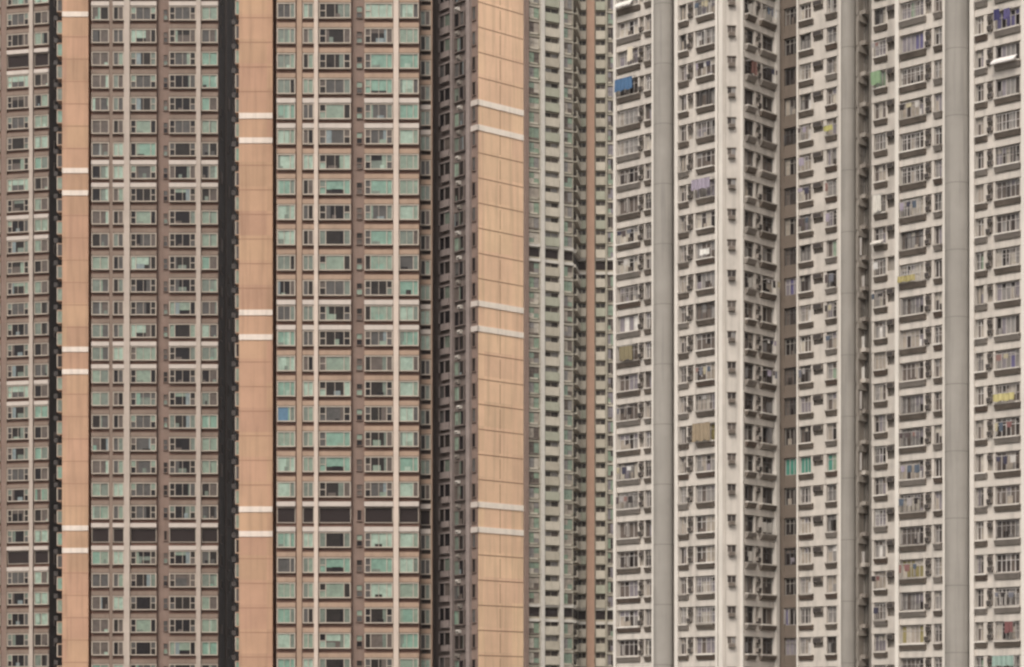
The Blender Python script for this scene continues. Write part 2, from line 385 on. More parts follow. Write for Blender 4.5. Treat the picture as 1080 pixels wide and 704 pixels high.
def side_bays(T, F_, x0, x1, zL, rows, ybk=1.2):
    """bay windows that stick out of the gable block's side, seen end-on"""
    s0, s1 = F_.s(x0), F_.s(x1); w_ = s1 - s0
    for k in rows:
        f = G(); p = G(); h = 1.7
        f.box(-w_ / 2, w_ / 2, 0, 1.8, 0, 0.14, "rose_band"); f.box(-w_ / 2, w_ / 2, 0, 1.8, h - 0.14, h, "rose_band"); f.box(-w_ / 2, -w_ / 2 + 0.12, 0.0, 1.8, 0.14, h - 0.14, "beige_frame")
        p.box(-w_ / 2 + 0.12, w_ / 2, 0.06, 1.75, 0.14, h - 0.14, random.choice(["glass_sage", "glass_mint", "glass_mid", "glass_dark", "glass_sage", "glass_grey"]))
        T.rep("side_bay_window", (f, [("pane", p)]), F_.matrix((s0 + s1) / 2, zL - k * PB - 2.1, -ybk), w_)
        q = G(); q.box(-w_ / 2 - 0.45, -w_ / 2 + 0.05, 0.3, 0.9, 0, 0.55, "ac_grille"); T.rep("air_conditioner", q, F_.matrix((s0 + s1) / 2, zL - k * PB - 0.25, -ybk), 0.5)

def recess(T, F_, x0, x1, t, ztop, m, depth=8.0, name="recess_wall"):
    s0, s1 = F_.s(x0), F_.s(x1); g = G(); g.box(0, s1 - s0, 0, depth, 0, ztop, m); T.part(name, g, F_.matrix(s0, 0, t))

def return_wall(T, F_, x, t, ztop, length, zL, rows, m="shade_tile", name="return_wall", windows=True):
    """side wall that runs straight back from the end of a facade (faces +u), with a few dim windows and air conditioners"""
    s0 = F_.s(x); M = F_.matrix(s0, 0, t); g = G(); g.box(-1.2, 0, 0, length, 0, ztop, m)
    T.part(name, g, M)
    if windows:
        for yy, r_ in ((5.2, 0.09), (6.0, 0.06), (12.5, 0.09)):
            q = G(); q.box(0.06, 0.06 + 2 * r_, yy - r_, yy + r_, 0, ztop - 3, "taupe_tile"); T.part("drain_pipe", q, M)
        for k in rows:
            z = zL - k * PB
            for yy in (2.0, 9.0):
                if random.random() < 0.35: continue
                f = G(); hh = random.uniform(1.0, 1.6); f.box(0.0, 0.10, -0.7, 0.7, 0, hh, "taupe_tile"); p = G(); p.box(0.1, 0.12, -0.6, 0.6, 0.1, hh - 0.1, random.choice(["opening_dark", "opening_dark", "taupe_tile", "opening_dark"]))
                T.rep("window", (f, [("pane", p)]), M @ Matrix.Translation((0, yy, z - 2.1)), 0.2)

# ---- tower A, at the edge of the photograph
FA = Facade(35, 295.0, -13); zA = FA.z(35, 54.5); rowsA = range(-4, 31); hlA = (0, 1, 8, 9, 16, 17, 24, 25); topA = zA + 16
TA = Tower("apartment_tower", FA.at(28).x, FA.at(28).y, "narrow brown tower with two window columns, cut off by the picture's left edge", group="brown bay windowed towers with pink gables")
wall = G(); s0, s1 = FA.s(-12), FA.s(52); wall.add((lambda b: (b.box(0, s1 - s0, 0, 14, 0, topA, "brown_tile"), b)[1])(G()), FA.matrix(s0, 0))
bay_column(TA, FA, 8.5, 31.5, zA, rowsA, True, 3, hlA, (0, 24), 0.16, wall=wall, band="rose_dark")
bay_column(TA, FA, 37, 52, zA, rowsA, False, 2, hlA, (0, 24), 0.42, wall=wall, band="rose_dark")
bay_column(TA, FA, -10, 1.0, zA, rowsA, False, 2, hlA, (0, 24), 0.4, wall=wall)
TA.part("wall", wall)
pier(TA, FA, 32.3, 36.2, 0, topA, "stone_pier"); pier(TA, FA, 7.0, 8.3, 0, topA, "rose_dark", t1=0.36); pier(TA, FA, 1.3, 7.0, 0, topA, "brown_panel", t1=0.12)
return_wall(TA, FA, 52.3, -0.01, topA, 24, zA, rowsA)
TA.finish()

# ---- tower B
FB = Facade(160, 269.5, 0); zB = FB.z(160, 172); rowsB = range(-8, 25); hlB = (-8, -7, 0, 1, 8, 9, 16, 17); refB = (16,); topB = zB + 26
TB = Tower("apartment_tower", FB.at(150).x, 269.5, "brown tower between the two narrower pink gables, with a dark refuge floor low down", group="brown bay windowed towers with pink gables")
wall = G(); s0, s1 = FB.s(97), FB.s(230.5)
for a, b, t in ((96.8, 165.5, 0), (178.5, 230.5, 0), (165.5, 178.5, -0.35)):
    q = G(); q.box(0, FB.s(b) - FB.s(a), 0, 14, 0, topB, "brown_tile" if t == 0 else "brown_panel"); wall.add(q, FB.matrix(FB.s(a), 0, t))
for (a, b, wd, n, pl) in ((97, 115.5, False, 2, 0.38), (119.5, 131, False, 2, 0.22), (137.8, 165.3, True, 3, 0.25), (178.7, 207, True, 3, 0.2), (212.6, 230, False, 2, 0.5)):
    bay_column(TB, FB, a, b, zB, rowsB, wd, n, hlB, refB, pl, wall=wall, band="rose_dark")
TB.part("wall", wall)
pier(TB, FB, 131.4, 137.4, 0, topB, "stone_pier"); pier(TB, FB, 207.4, 212.2, 0, topB, "stone_pier"); pier(TB, FB, 115.8, 119.2, 0, topB, "rose_dark", t1=0.26)
small_windows(TB, FB, 171.8, 176.8, zB, rowsB, refB, -0.35)
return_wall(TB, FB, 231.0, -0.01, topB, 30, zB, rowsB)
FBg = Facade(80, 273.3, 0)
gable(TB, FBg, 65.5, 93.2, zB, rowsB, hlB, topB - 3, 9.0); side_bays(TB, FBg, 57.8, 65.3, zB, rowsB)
recess(TB, FBg, 88, 101, -4.0, topB - 4, "shade_tile")
TB.finish()

# ---- tower C with its angled right wing
FC = Facade(370, 242.5, 0); zC = FC.z(370, 107); rowsC = range(-5, 25); hlC = (0, 1, 8, 9, 16, 17); refC = (16,); topC = zC + 24
TC = Tower("apartment_tower", FC.at(400).x, 243.0, "brown and pink tower with many mint green panes and a broad angled pink end wall", group="brown bay windowed towers with pink gables")
wall = G()
for a, b, t, m in ((291.5, 371, 0, "brown_tile"), (384, 442.3, 0, "brown_tile"), (371, 384, -0.35, "brown_panel"), (442.3, 455.5, -2.72, "brown_panel")):
    q = G(); q.box(0, FC.s(b) - FC.s(a), 0, 14, 0, topC, m); wall.add(q, FC.matrix(FC.s(a), 0, t))
FC6 = Facade(449, 245.1, 0)
for (f_, a, b, wd, n, pl, fc) in ((FC, 292.3, 311.8, False, 2, 0.62, {12: "glass_blue"}), (FC, 319.5, 331.2, False, 2, 0.40, {}), (FC, 336.6, 370.2, True, 3, 0.40, {}), (FC, 384.6, 414.5, True, 3, 0.42, {}), (FC, 421, 441.8, False, 2, 0.72, {}), (FC6, 443.2, 454.2, False, 2, 0.25, {})):
    bay_column(TC, f_, a, b, zC, rowsC, wd, n, hlC, refC, pl, wall=wall, force=fc, cells=[3, 1] if (wd is False and b - a > 15) else None)
TC.part("wall", wall)
pier(TC, FC, 331.6, 335.8, 0, topC, "cream_pier"); pier(TC, FC, 415.2, 420.6, 0, topC, "cream_pier"); pier(TC, FC, 313.2, 318.6, 0, topC, "rose_band", t1=0.26)
pier(TC, FC6, 454.4, 456, 0, topC, "rose_band", t1=0.3)
small_windows(TC, FC, 375.6, 382.2, zC, rowsC, refC, -0.35)
FCg = Facade(268, 248.3, 0)
gable(TC, FCg, 252.0, 287.5, zC, rowsC, hlC, topC - 3, 9.0); side_bays(TC, FCg, 246.6, 251.8, zC, rowsC)
recess(TC, FCg, 283, 297, -3.6, topC - 4, "shade_tile")
# right wing: dark brown flank turned to the left, pink gable turned to the right, meeting at a corner
FP = Facade(504.5, 242.9, 41); FL = Facade(504.5, 242.9, -49)
gable(TC, FP, 504.5, 552.0, zC, rowsC, hlC, topC, 0.4, vjoint=527.5, label="broad pink end wall turned towards the right, with a joint down its middle", m="pink_angled_lit")
sA, sB = FL.s(456.5), FL.s(504.4); M = FL.matrix(sA, 0)
wl = G(); wl.box(0, sB - sA - 0.02, 0.01, 0.8, 0, topC, "taupe_tile"); TC.part("flank_wall", wl, M)
wl = G(); e = [FP.at(505.2, -0.3), FP.at(551.4, -0.3), FP.at(551.4, -0.3) + FL.u * -6.0, FL.at(458, -0.5)]; wl.prism([tuple(q) for q in e], 0, topC - 0.5, "taupe_tile", "roof_grey"); TC.part("rear_wall", wl)
return_wall(TC, FC6, 456.3, 0.0, topC, 9, zC, rowsC, windows=False)
for (a, b, kind) in ((464.5, 475.5, "sill"), (480.5, 491.5, "win"), (499.0, 503.2, "small")):
    a_, b_ = FL.s(a), FL.s(b); w_ = b_ - a_
    for k in rowsC:
        z = zC - k * PB; Mx = FL.matrix((a_ + b_) / 2, z)
        if kind == "sill":
            f = G(); a1 = w_ * random.uniform(0.1, 0.3); f.box(-w_ / 2 + a1, w_ / 2, -0.35, 0, -2.2 + random.uniform(-0.15, 0.1), -1.5, "flank_sill"); f.box(-w_ / 2, -w_ / 2 + 0.1, -0.3, 0, -1.35, -0.1, "flank_sill"); f.box(-0.05, 0.05, -0.2, 0, -1.45, -0.1, "flank_sill"); f.box(-w_ / 2, w_ / 2, -0.25, 0, -0.1, 0.08, "flank_sill")
            p = G(); p.box(-w_ / 2 + 0.1, -0.05, -0.12, -0.02, -1.45, -0.1, random.choice(["glass_black", "glass_dark", "glass_grey", "glass_black"])); p.box(0.05, w_ / 2 - 0.1, -0.12, -0.02, -1.45, -0.1, random.choice(["glass_black", "glass_dark", "glass_taupe", "glass_mid"]))
            TC.rep("flank_window", (f, [("pane", p)]), Mx, w_)
        elif kind == "win":
            v = bay_window(w_, 1.75, 0.3, [1, 1], [random.choice(DARK + MID + ["glass_sage"]), random.choice(DARK)], frame="taupe_tile")
            TC.rep("flank_window", v, Mx @ Matrix.Translation((0, 0, -2.15)), w_)
            TC.rep("air_conditioner", random.choice(ACF), Mx @ Matrix.Translation((w_ * random.uniform(-0.2, 0.1), -0.02, -0.22)), 1.0)
        else:
            v = bay_window(w_, 1.6, 0.14, [1], [random.choice(DARK)], frame="brown_panel", ft=0.06); TC.rep("small_window", v, Mx @ Matrix.Translation((0, -0.1, -2.0)), w_)
            if k in hlC:
                b = G(); b.box(-1.1, 0.66, -0.25, 0, -0.3, 0.3, "white_band"); TC.rep("white_band", b, Mx, 1.0)
pier(TC, FL, 477.0, 479.0, 0, topC, "flank_sill", t1=0.35); pier(TC, FL, 494.5, 498.2, 0, topC, "flank_sill", t1=0.45); pier(TC, FL, 498.2, 504.4, 0, topC, "brown_panel", t1=0.1)
TC.finish()

# ---------------------------------------------------------------- far slim tower seen through the gap
FD = Facade(560, 407.0, 28); zD = FD.z(560, 258.3); rowsD = range(-18, 30); refD = (0, 24); topD = zD + 62
TD = Tower("apartment_tower", FD.at(600).x, 415, "slender beige grey tower far behind, seen through the gap beside the broad pink wall")
FDr = Facade(604, FD.depth(604), 82); FD2 = Facade(609, FDr.depth(609), 0)
def d_column(F_, x0, x1, style, tones):
    s0, s1 = F_.s(x0), F_.s(x1); w_ = s1 - s0
    pal = {t: 1 for t in tones}
    for k in rowsD:
        Mx = F_.matrix((s0 + s1) / 2, zD - k * PB)
        if k in refD:
            g = G(); g.box(-w_ / 2, w_ / 2, -0.06, 0, -2.1, -0.55, "opening_dark"); TD.rep("refuge_opening", g, Mx, w_)
            b = G(); b.box(-w_ / 2, w_ / 2, -0.5, 0, -0.35, 0.25, "far_white"); TD.rep("floor_band", b, Mx, w_)
            b = G(); b.box(-w_ / 2, w_ / 2, -0.5, 0, -3.1, -2.6, "far_white"); TD.rep("floor_band", b, Mx, w_); continue
        f = G(); p = G()
        if style == "bay":                      # dark window above a pale projecting panel
            f.box(-w_ / 2, w_ / 2, -0.75, 0, -2.75, -1.15, random.choice(["far_panel", "far_panel", "far_wall", "far_green"])); f.box(-0.05, 0.05, -0.12, 0, -1.14, 0, "far_wall")
            f.box(-w_ / 2, w_ / 2, -0.3, 0, -0.18, 0.02, "far_wall")
            for i in range(2):
                a = -w_ / 2 + w_ / 2 * i; p.box(a + 0.05, a + w_ / 2 - 0.05, -0.08, -0.02, -1.14, -0.2, wchoice(pal))
        elif style == "glass":
            f.box(-w_ / 2, w_ / 2, -0.35, 0, -0.40, 0.0, random.choice(["far_wall", "far_panel"])); f.box(-w_ / 2, w_ / 2, -0.05, 0, -0.56, -0.40, "hood_grey"); f.box(-w_ / 2 + 0.2, w_ / 2 - 0.5, -0.5, -0.1, -2.75, -2.45, random.choice(["hood_grey", "far_panel", "far_wall"])); f.box(-w_ / 2, -w_ / 2 + 0.12, -0.35, 0, -2.6, -0.56, "far_wall"); f.box(w_ / 2 - 0.12, w_ / 2, -0.35, 0, -2.6, -0.56, "far_wall")
            for i in range(2):
                a = -w_ / 2 + 0.12 + (w_ / 2 - 0.12) * i; c = wchoice(pal); c2 = c if random.random() < 0.6 else wchoice(pal)
                p.box(a + 0.03, a + w_ / 2 - 0.15, -0.22, -0.1, -2.5, -1.6, c); p.box(a + 0.03, a + w_ / 2 - 0.15, -0.22, -0.1, -1.55, -0.6, c2)
        else:                                   # balcony
            f.box(-w_ / 2, w_ / 2, -0.75, 0, -2.85, -2.62, "far_panel"); f.box(-w_ / 2, w_ / 2, -0.75, -0.65, -2.62, -1.6, random.choice(["far_panel", "far_wall", "far_panel", "far_wall"]))
            p.box(-w_ / 2 + 0.1, w_ / 2 - 0.1, -0.05, 0, -2.5, -0.5, wchoice(pal))
        TD.rep("window", (f, [("pane", p)]), Mx, w_)
def d_wall(F_, x0, x1, m, depth, z1=topD):
    q = G(); q.box(0, F_.s(x1) - F_.s(x0), 0, depth, 0, z1, m); TD.part("wall", q, F_.matrix(F_.s(x0), 0, -0.02))
d_wall(FD, 550, 604, "far_wall", 9); d_wall(FDr, 604, 608.9, "far_wall", 6, topD - 1); d_wall(FD2, 608.7, 660, "far_wall", 9, topD - 2)
GT = ["pane_green", "glass_sage", "pane_beige", "pane_cream", "pane_grey", "pane_green", "pane_brown", "pane_beige", "pane_grey"]
d_column(FD, 556.5, 568.5, "glass", GT); d_column(FD, 573.2, 588.0, "bay", ["pane_dark", "pane_brown", "pane_dark", "pane_grey"]); d_column(FD, 592.8, 603.5, "glass", ["pane_green", "pane_beige", "pane_grey", "glass_sage", "pane_brown", "pane_beige"])
d_column(FDr, 604.6, 608.6, "balcony", ["pane_dark", "pane_brown", "pane_grey"])
d_column(FD2, 609.6, 617.8, "bay", ["pane_dark", "pane_brown"]); d_column(FD2, 628.3, 638.2, "bay", ["pane_dark", "pane_brown", "pane_dark"]); d_column(FD2, 640.5, 647.5, "glass", ["pane_dark", "pane_brown", "pane_green", "pane_mauve"])
for f_, a, b, m in ((FD, 569.0, 572.4, "far_white"), (FD, 588.6, 592.2, "far_white"), (FD, 551.5, 555.5, "brown_panel"), (FD2, 618.6, 626.8, "far_pink"), (FD2, 638.6, 640.0, "far_wall")):
    pier(TD, f_, a, b, 0, topD, m, t1=0.9)
TD.finish()

# ---------------------------------------------------------------- grey-white estate
PE = 2.7
def e_band(g, F_, xa, xb, zL, rows, m="white_wall", t=0.06):
    s0, s1 = F_.s(xa), F_.s(xb)
    for k in rows:
        b = G(); b.box(0, s1 - s0, -t, 0.3, -0.27, 0.25, m); g.add(b, F_.matrix(s0, zL - k * PE))
def e_fill(g, F_, xa, xb, zL, rows, m="white_wall", z0=-2.45, z1=-0.27):
    """wall between and beside the recessed windows"""
    s0, s1 = F_.s(xa), F_.s(xb)
    for k in rows:
        b = G(); b.box(0, s1 - s0, 0.0, 0.3, z0, z1, m); g.add(b, F_.matrix(s0, zL - k * PE))
def e_window(T, F_, x0, x1, zL, rows, n, pal, ledge=None, h=1.45, grille=0.25, force={}, wallg=None, wallm="white_wall"):
    s0, s1 = F_.s(x0), F_.s(x1); w_ = s1 - s0; sc = (s0 + s1) / 2
    var = [flat_window(w_, h, n, pal, grille=pal is EP and random.random() < grille, frame=random.choice(["alu", "alu", "alu", "alu_dark", "pane_white"]) if pal is EP else random.choice(["alu_dark", "alu_dark", "pillar_grey"])) for _ in range(24)]
    lg = None
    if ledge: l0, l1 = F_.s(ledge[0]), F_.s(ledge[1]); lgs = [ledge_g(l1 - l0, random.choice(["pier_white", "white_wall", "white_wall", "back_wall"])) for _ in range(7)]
    for k in rows:
        z = zL - k * PE
        v = random.choice(var) if k not in force else flat_window(w_, h, n, pal, force=force[k], grille=False)
        subs = list(v[1])
        if ledge:
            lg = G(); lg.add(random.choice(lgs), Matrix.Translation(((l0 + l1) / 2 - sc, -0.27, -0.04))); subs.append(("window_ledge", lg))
        T.rep("window", (v[0], subs), F_.matrix(sc, z - 0.33 - h, -0.27), w_)
        if wallg is not None:
            b = G(); b.box(-w_ / 2, w_ / 2, 0.0, 0.3, -2.45, -0.33 - h, wallm); wallg.add(b, F_.matrix(sc, z))
def e_ac(T, F_, x0, x1, zL, rows, two=True, wide=False):
    s0, s1 = F_.s(x0), F_.s(x1); sc = (s0 + s1) / 2; w_ = s1 - s0
    sets = [ac_g(min(w_, 0.5), 0.36, 0.14), ac_g(min(w_, 0.46), 0.34, 0.26)] if not wide else [ac_g(w_, 0.42, 0.26), ac_g(w_ * 0.8, 0.4, 0.3)]
    for k in rows:
        z = zL - k * PE
        if random.random() < 0.95: T.rep("air_conditioner", sets[0], F_.matrix(sc, z - 0.80, 0.0), w_)
        if two and random.random() < 0.9: T.rep("air_conditioner", sets[1], F_.matrix(sc + random.uniform(-0.08, 0.08), z - 1.62, 0.0), w_ * 0.9)
def e_pillar(T, F_, x0, x1, ztop, zL, rows):
    """rounded full-height pillar standing proud of the wall"""
    s0, s1 = F_.s(x0), F_.s(x1); mid = F_.at((x0 + x1) / 2, 0.0); r = (x1 - x0) / 2 / F * mid.y
    c = F_.at((x0 + x1) / 2, 0.35)
    g = G(); N = 28; pts = []
    for i in range(N):
        a = 2 * math.pi * i / N; ca, sa = math.cos(a), math.sin(a); e = 0.98      # squarish round
        pts.append((r * math.copysign(abs(ca) ** e, ca) * 1.0, r * 0.85 * math.copysign(abs(sa) ** e, sa)))
    g.prism(pts, 0, ztop, "pillar_grey")
    for k in rows:
        if k % 2 == 0: g.prism([(p[0] * 1.006, p[1] * 1.006) for p in pts], zL - k * PE - 0.03, zL - k * PE + 0.03, "pillar_joint")
    o = T.part("pillar", g, Matrix.Translation((c.x, c.y, 0)))
    return o
def e_pier(T, F_, x0, x1, ztop, m="pier_white", t1=0.22): pier(T, F_, x0, x1, 0, ztop, m, t0=-0.3, t1=t1)

F1 = Facade(665, 199.5, -42.5); zE = F1.z(660, 267.8); rowsE = range(-10, 17); topE = zE + 10 * PE + 8
TE = Tower("apartment_block", F1.at(757).x, F1.at(757).y, "grey white block with a projecting corner of small windows and an olive inner corner", cat="apartment block", group="grey white blocks with rounded grey pillars")
F2 = Facade(757, F1.depth(757), 2); F3 = Facade(783, F2.depth(783), 47.5); F4 = Facade(822, F3.depth(822), -42.5)
F6 = Facade(903.5, F4.depth(903.5), 47.5); F7 = Facade(926, 188.3, -42.5)
def body(T, pts, ztop, m, name="wall"):
    g = G(); g.prism(pts, 0, ztop, m, "roof_grey"); return T.part(name, g)
tb = -0.285
def pt(F_, x, t=tb): p = F_.at(x, t); return (p.x, p.y)
back = Vector((0.3, 1.0)).normalized() * 16
pts = [pt(F1, 648.5), pt(F1, 756.5), pt(F2, 782.5), pt(F3, 821), pt(F4, 823), pt(F4, 903), pt(F6, 918), pt(F7, 920), pt(F7, 952)]
pts += [(pts[-1][0] + 8, pts[-1][1] + 30), (pts[0][0] + 16, pts[0][1] + 30)]
body(TE, pts, topE, "back_wall")
wall = G(); e_band(wall, F1, 651, 690, zE, rowsE)
for a, b in ((672.7, 674.3), (679.2, 680.3), (687.2, 688.6)): e_fill(wall, F1, a, b, zE, rowsE)
e_fill(wall, F1, 674.3, 679.2, zE, rowsE, z1=-1.7)
e_window(TE, F1, 652.4, 672.6, zE, rowsE, 4, EP, (652.4, 676), wallg=wall, force={13: ["pane_black", "pane_dark"], 2: ["pane_mauve", "pane_white"], -7: ["pane_grey", "pane_mauve"]})
e_ac(TE, F1, 674.4, 679.0, zE, rowsE)
e_window(TE, F1, 680.5, 687.0, zE, rowsE, 2, EP, (681, 688), wallg=wall)
TE.part("wall", wall)
wall = G(); e_band(wall, F1, 713, 756, zE, rowsE)
for a, b in ((723.8, 725.6), (731.3, 733.3), (754.2, 755.6)): e_fill(wall, F1, a, b, zE, rowsE)
e_fill(wall, F1, 725.6, 731.3, zE, rowsE, z1=-1.7)
e_window(TE, F1, 717.2, 723.6, zE, rowsE, 2, EP, (717.2, 727), wallg=wall)
e_ac(TE, F1, 726.0, 731.0, zE, rowsE)
e_window(TE, F1, 733.5, 754.0, zE, rowsE, 4, EP, (736, 754.3), wallg=wall, force={-2: ["pane_mauve", "pane_grey"], 6: ["pane_beige", "pane_olive", "pane_beige"], 13: ["pane_brown", "pane_mauve"]})
TE.part("wall", wall)
for a, b in ((648.3, 651.0), (688.6, 692.2), (712.8, 716.4), (755.7, 758.0)): e_pier(TE, F1, a, b, topE)
e_pillar(TE, F1, 691.8, 712.6, topE - 1, zE, rowsE)
# corner wall with the small windows
g = G(); q = G(); q.box(0, F2.s(783) - F2.s(757), 0, 0.28, 0, topE, "white_wall"); g.add(q, F2.matrix(F2.s(757), 0)); TE.part("corner_wall", g)
s0, s1 = F2.s(767.3), F2.s(775.8); wv = []
for _ in range(8):
    f = G(); p = G(); ww = s1 - s0
    f.box(-ww / 2 - 0.05, ww / 2 + 0.05, -0.12, 0.0, 0.78, 0.86, "hood_grey"); f.box(-ww / 2 + 0.05, ww / 2 - 0.05, -0.34, 0, -0.12, 0.22, "ac_body"); f.box(-ww / 2 + 0.1, ww / 2 - 0.1, -0.36, -0.343, -0.09, 0.19, "hood_grey")
    p.box(-ww / 2, -0.02, -0.03, -0.003, 0.24, 0.78, random.choice(["pane_dark", "pane_brown", "pane_dark"])); p.box(0.02, ww / 2, -0.03, -0.003, 0.24, 0.78, random.choice(["pane_dark", "pane_brown", "pane_grey"]))
    wv.append((f, [("pane", p)]))
for k in rowsE: TE.rep("small_window", random.choice(wv), F2.matrix((s0 + s1) / 2, zE - k * PE - 1.15, 0.0), ww)
e_pier(TE, F2, 757.8, 762.0, topE, t1=0.10); e_pier(TE, F2, 780.5, 783.6, topE, t1=0.10)
pier(TE, F2, 764.5, 765.1, 0, topE - 2, "pipe", t1=0.08, name="drain_pipe")
# flank receding to the right
wall = G(); e_band(wall, F3, 784.5, 817, zE, rowsE)
for a, b in ((783.7, 785.3), (795.7, 797.3), (801.3, 804.3)): e_fill(wall, F3, a, b, zE, rowsE)
e_fill(wall, F3, 797.3, 801.3, zE, rowsE, z1=-1.7)
e_window(TE, F3, 785.5, 795.5, zE, rowsE, 2, ED, (785.5, 795.5), wallg=wall); e_ac(TE, F3, 797.5, 801.0, zE, rowsE); e_window(TE, F3, 804.5, 816.0, zE, rowsE, 2, ED, (800.5, 816.3), wallg=wall)
TE.part("wall", wall); e_pier(TE, F3, 816.6, 820.2, topE)
# olive inner corner, its shade part of the wall colour
wall = G(); e_band(wall, F4, 820.8, 841.3, zE, rowsE, "olive_shade_wall", t=0.02); e_fill(wall, F4, 820.8, 827.0, zE, rowsE, "olive_shade_wall")
e_window(TE, F4, 827.3, 841.0, zE, rowsE, 3, ED, None, h=1.5, wallg=wall, wallm="olive_shade_wall", force={7: ["pane_teal"], 12: ["pane_violet", "pane_black"], 1: ["pane_violet", "pane_mauve"]})
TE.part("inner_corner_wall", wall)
# wing beyond the inner corner
wall = G(); e_band(wall, F4, 843, 889, zE, rowsE)
for a, b in ((855.3, 858.3), (868.3, 871.8), (882.3, 886.2)): e_fill(wall, F4, a, b, zE, rowsE)
e_fill(wall, F4, 858.3, 868.3, zE, rowsE, z1=-1.25)
e_window(TE, F4, 843.6, 855.2, zE, rowsE, 3, EP, (844, 858.5), wallg=wall, force={7: ["pane_teal", "pane_green"]}); e_ac(TE, F4, 858.8, 868.0, zE, rowsE, two=False, wide=True)
e_window(TE, F4, 872.0, 882.2, zE, rowsE, 2, EP, (872, 883.2), wallg=wall, force={7: ["pane_teal", "pane_green"]})
TE.part("wall", wall); e_pier(TE, F4, 841.4, 843.2, topE); e_pier(TE, F4, 885.8, 890.0, topE); e_pillar(TE, F4, 889.4, 904.4, topE - 1, zE, rowsE)
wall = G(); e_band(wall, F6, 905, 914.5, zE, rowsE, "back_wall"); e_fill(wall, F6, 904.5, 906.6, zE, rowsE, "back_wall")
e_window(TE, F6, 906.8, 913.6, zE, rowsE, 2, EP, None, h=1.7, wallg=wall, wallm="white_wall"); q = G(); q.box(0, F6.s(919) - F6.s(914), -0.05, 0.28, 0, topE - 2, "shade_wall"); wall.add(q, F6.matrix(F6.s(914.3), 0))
for k in rowsE:
    q = G(); q.box(-0.32, 0.32, -0.45, 0, 0, 0.34, random.choice(["back_wall", "white_wall", "ac_body", "ac_body"])); TE.rep("air_conditioner", q, F6.matrix((F6.s(907) + F6.s(913.6)) / 2, zE - k * PE - 2.3, 0.0), 0.4)
TE.part("recess_wall", wall)
wall = G(); e_band(wall, F7, 919.5, 945, zE, rowsE)
for a, b in ((919.5, 921.8), (934.2, 936.2), (943.6, 945)): e_fill(wall, F7, a, b, zE, rowsE)
e_fill(wall, F7, 936.2, 943.6, zE, rowsE, z1=-1.5)
e_window(TE, F7, 921.8, 934.0, zE, rowsE, 3, EP, (923, 936.5), wallg=wall, force={-5: ["pane_green"]}); e_ac(TE, F7, 936.6, 943.4, zE, rowsE, two=False, wide=True)
TE.part("wall", wall)
TE.finish()

F8 = Facade(965, 179.0, -42.5); zF = F8.z(965, 274.0); rowsF = range(-9, 15); topF = zF + 9 * PE + 10
TF = Tower("apartment_block", F8.at(1010).x, F8.at(1010).y, "nearer grey white block with wide barred windows, cut off by the picture's right edge", cat="apartment block", group="grey white blocks with rounded grey pillars")
pts = [pt(F8, 945.5), pt(F8, 1106)]; pts += [(pts[1][0] + 14, pts[1][1] + 18), (pts[0][0] + 12, pts[0][1] + 16)]
body(TF, pts, topF, "back_wall")
wall = G(); e_band(wall, F8, 949, 996, zF, rowsF); e_band(wall, F8, 1028, 1105, zF, rowsF)
for a, b in ((974, 976.3), (982.4, 985.2), (993.4, 995.6), (1037.4, 1041.6), (1047.4, 1049.8), (1075.4, 1078.2), (1083.6, 1105)): e_fill(wall, F8, a, b, zF, rowsF)
for a, b in ((976.3, 982.4), (1041.6, 1047.4)): e_fill(wall, F8, a, b, zF, rowsF, z1=-1.7)
e_window(TF, F8, 950.2, 973.8, zF, rowsF, 5, EP, (950.3, 977.5), wallg=wall, grille=0.5, force={-7: ["pane_violet", "pane_cream", "pane_mauve"], 9: ["pane_olive", "pane_cream"], 11: ["pane_cream", "pane_olive", "pane_beige"]})
e_ac(TF, F8, 976.5, 982.2, zF, rowsF)
e_window(TF, F8, 985.4, 993.2, zF, rowsF, 2, EP, (986, 994.5), wallg=wall)
e_window(TF, F8, 1030.0, 1037.2, zF, rowsF, 2, EP, (1030, 1042), wallg=wall); e_ac(TF, F8, 1041.8, 1047.2, zF, rowsF)
e_window(TF, F8, 1050.0, 1075.2, zF, rowsF, 5, EP, (1050, 1077), wallg=wall, grille=0.5, force={-7: ["pane_violet", "pane_violet", "pane_black"], 3: ["pane_violet", "pane_mauve", "pane_grey"]})
TF.part("wall", wall)
for a, b in ((945.2, 949.2), (995.6, 999.6), (1024.0, 1028.6), (1078.3, 1083.6)): e_pier(TF, F8, a, b, topF)
e_pillar(TF, F8, 999.2, 1024.4, topF - 1, zF, rowsF)
TF.finish()

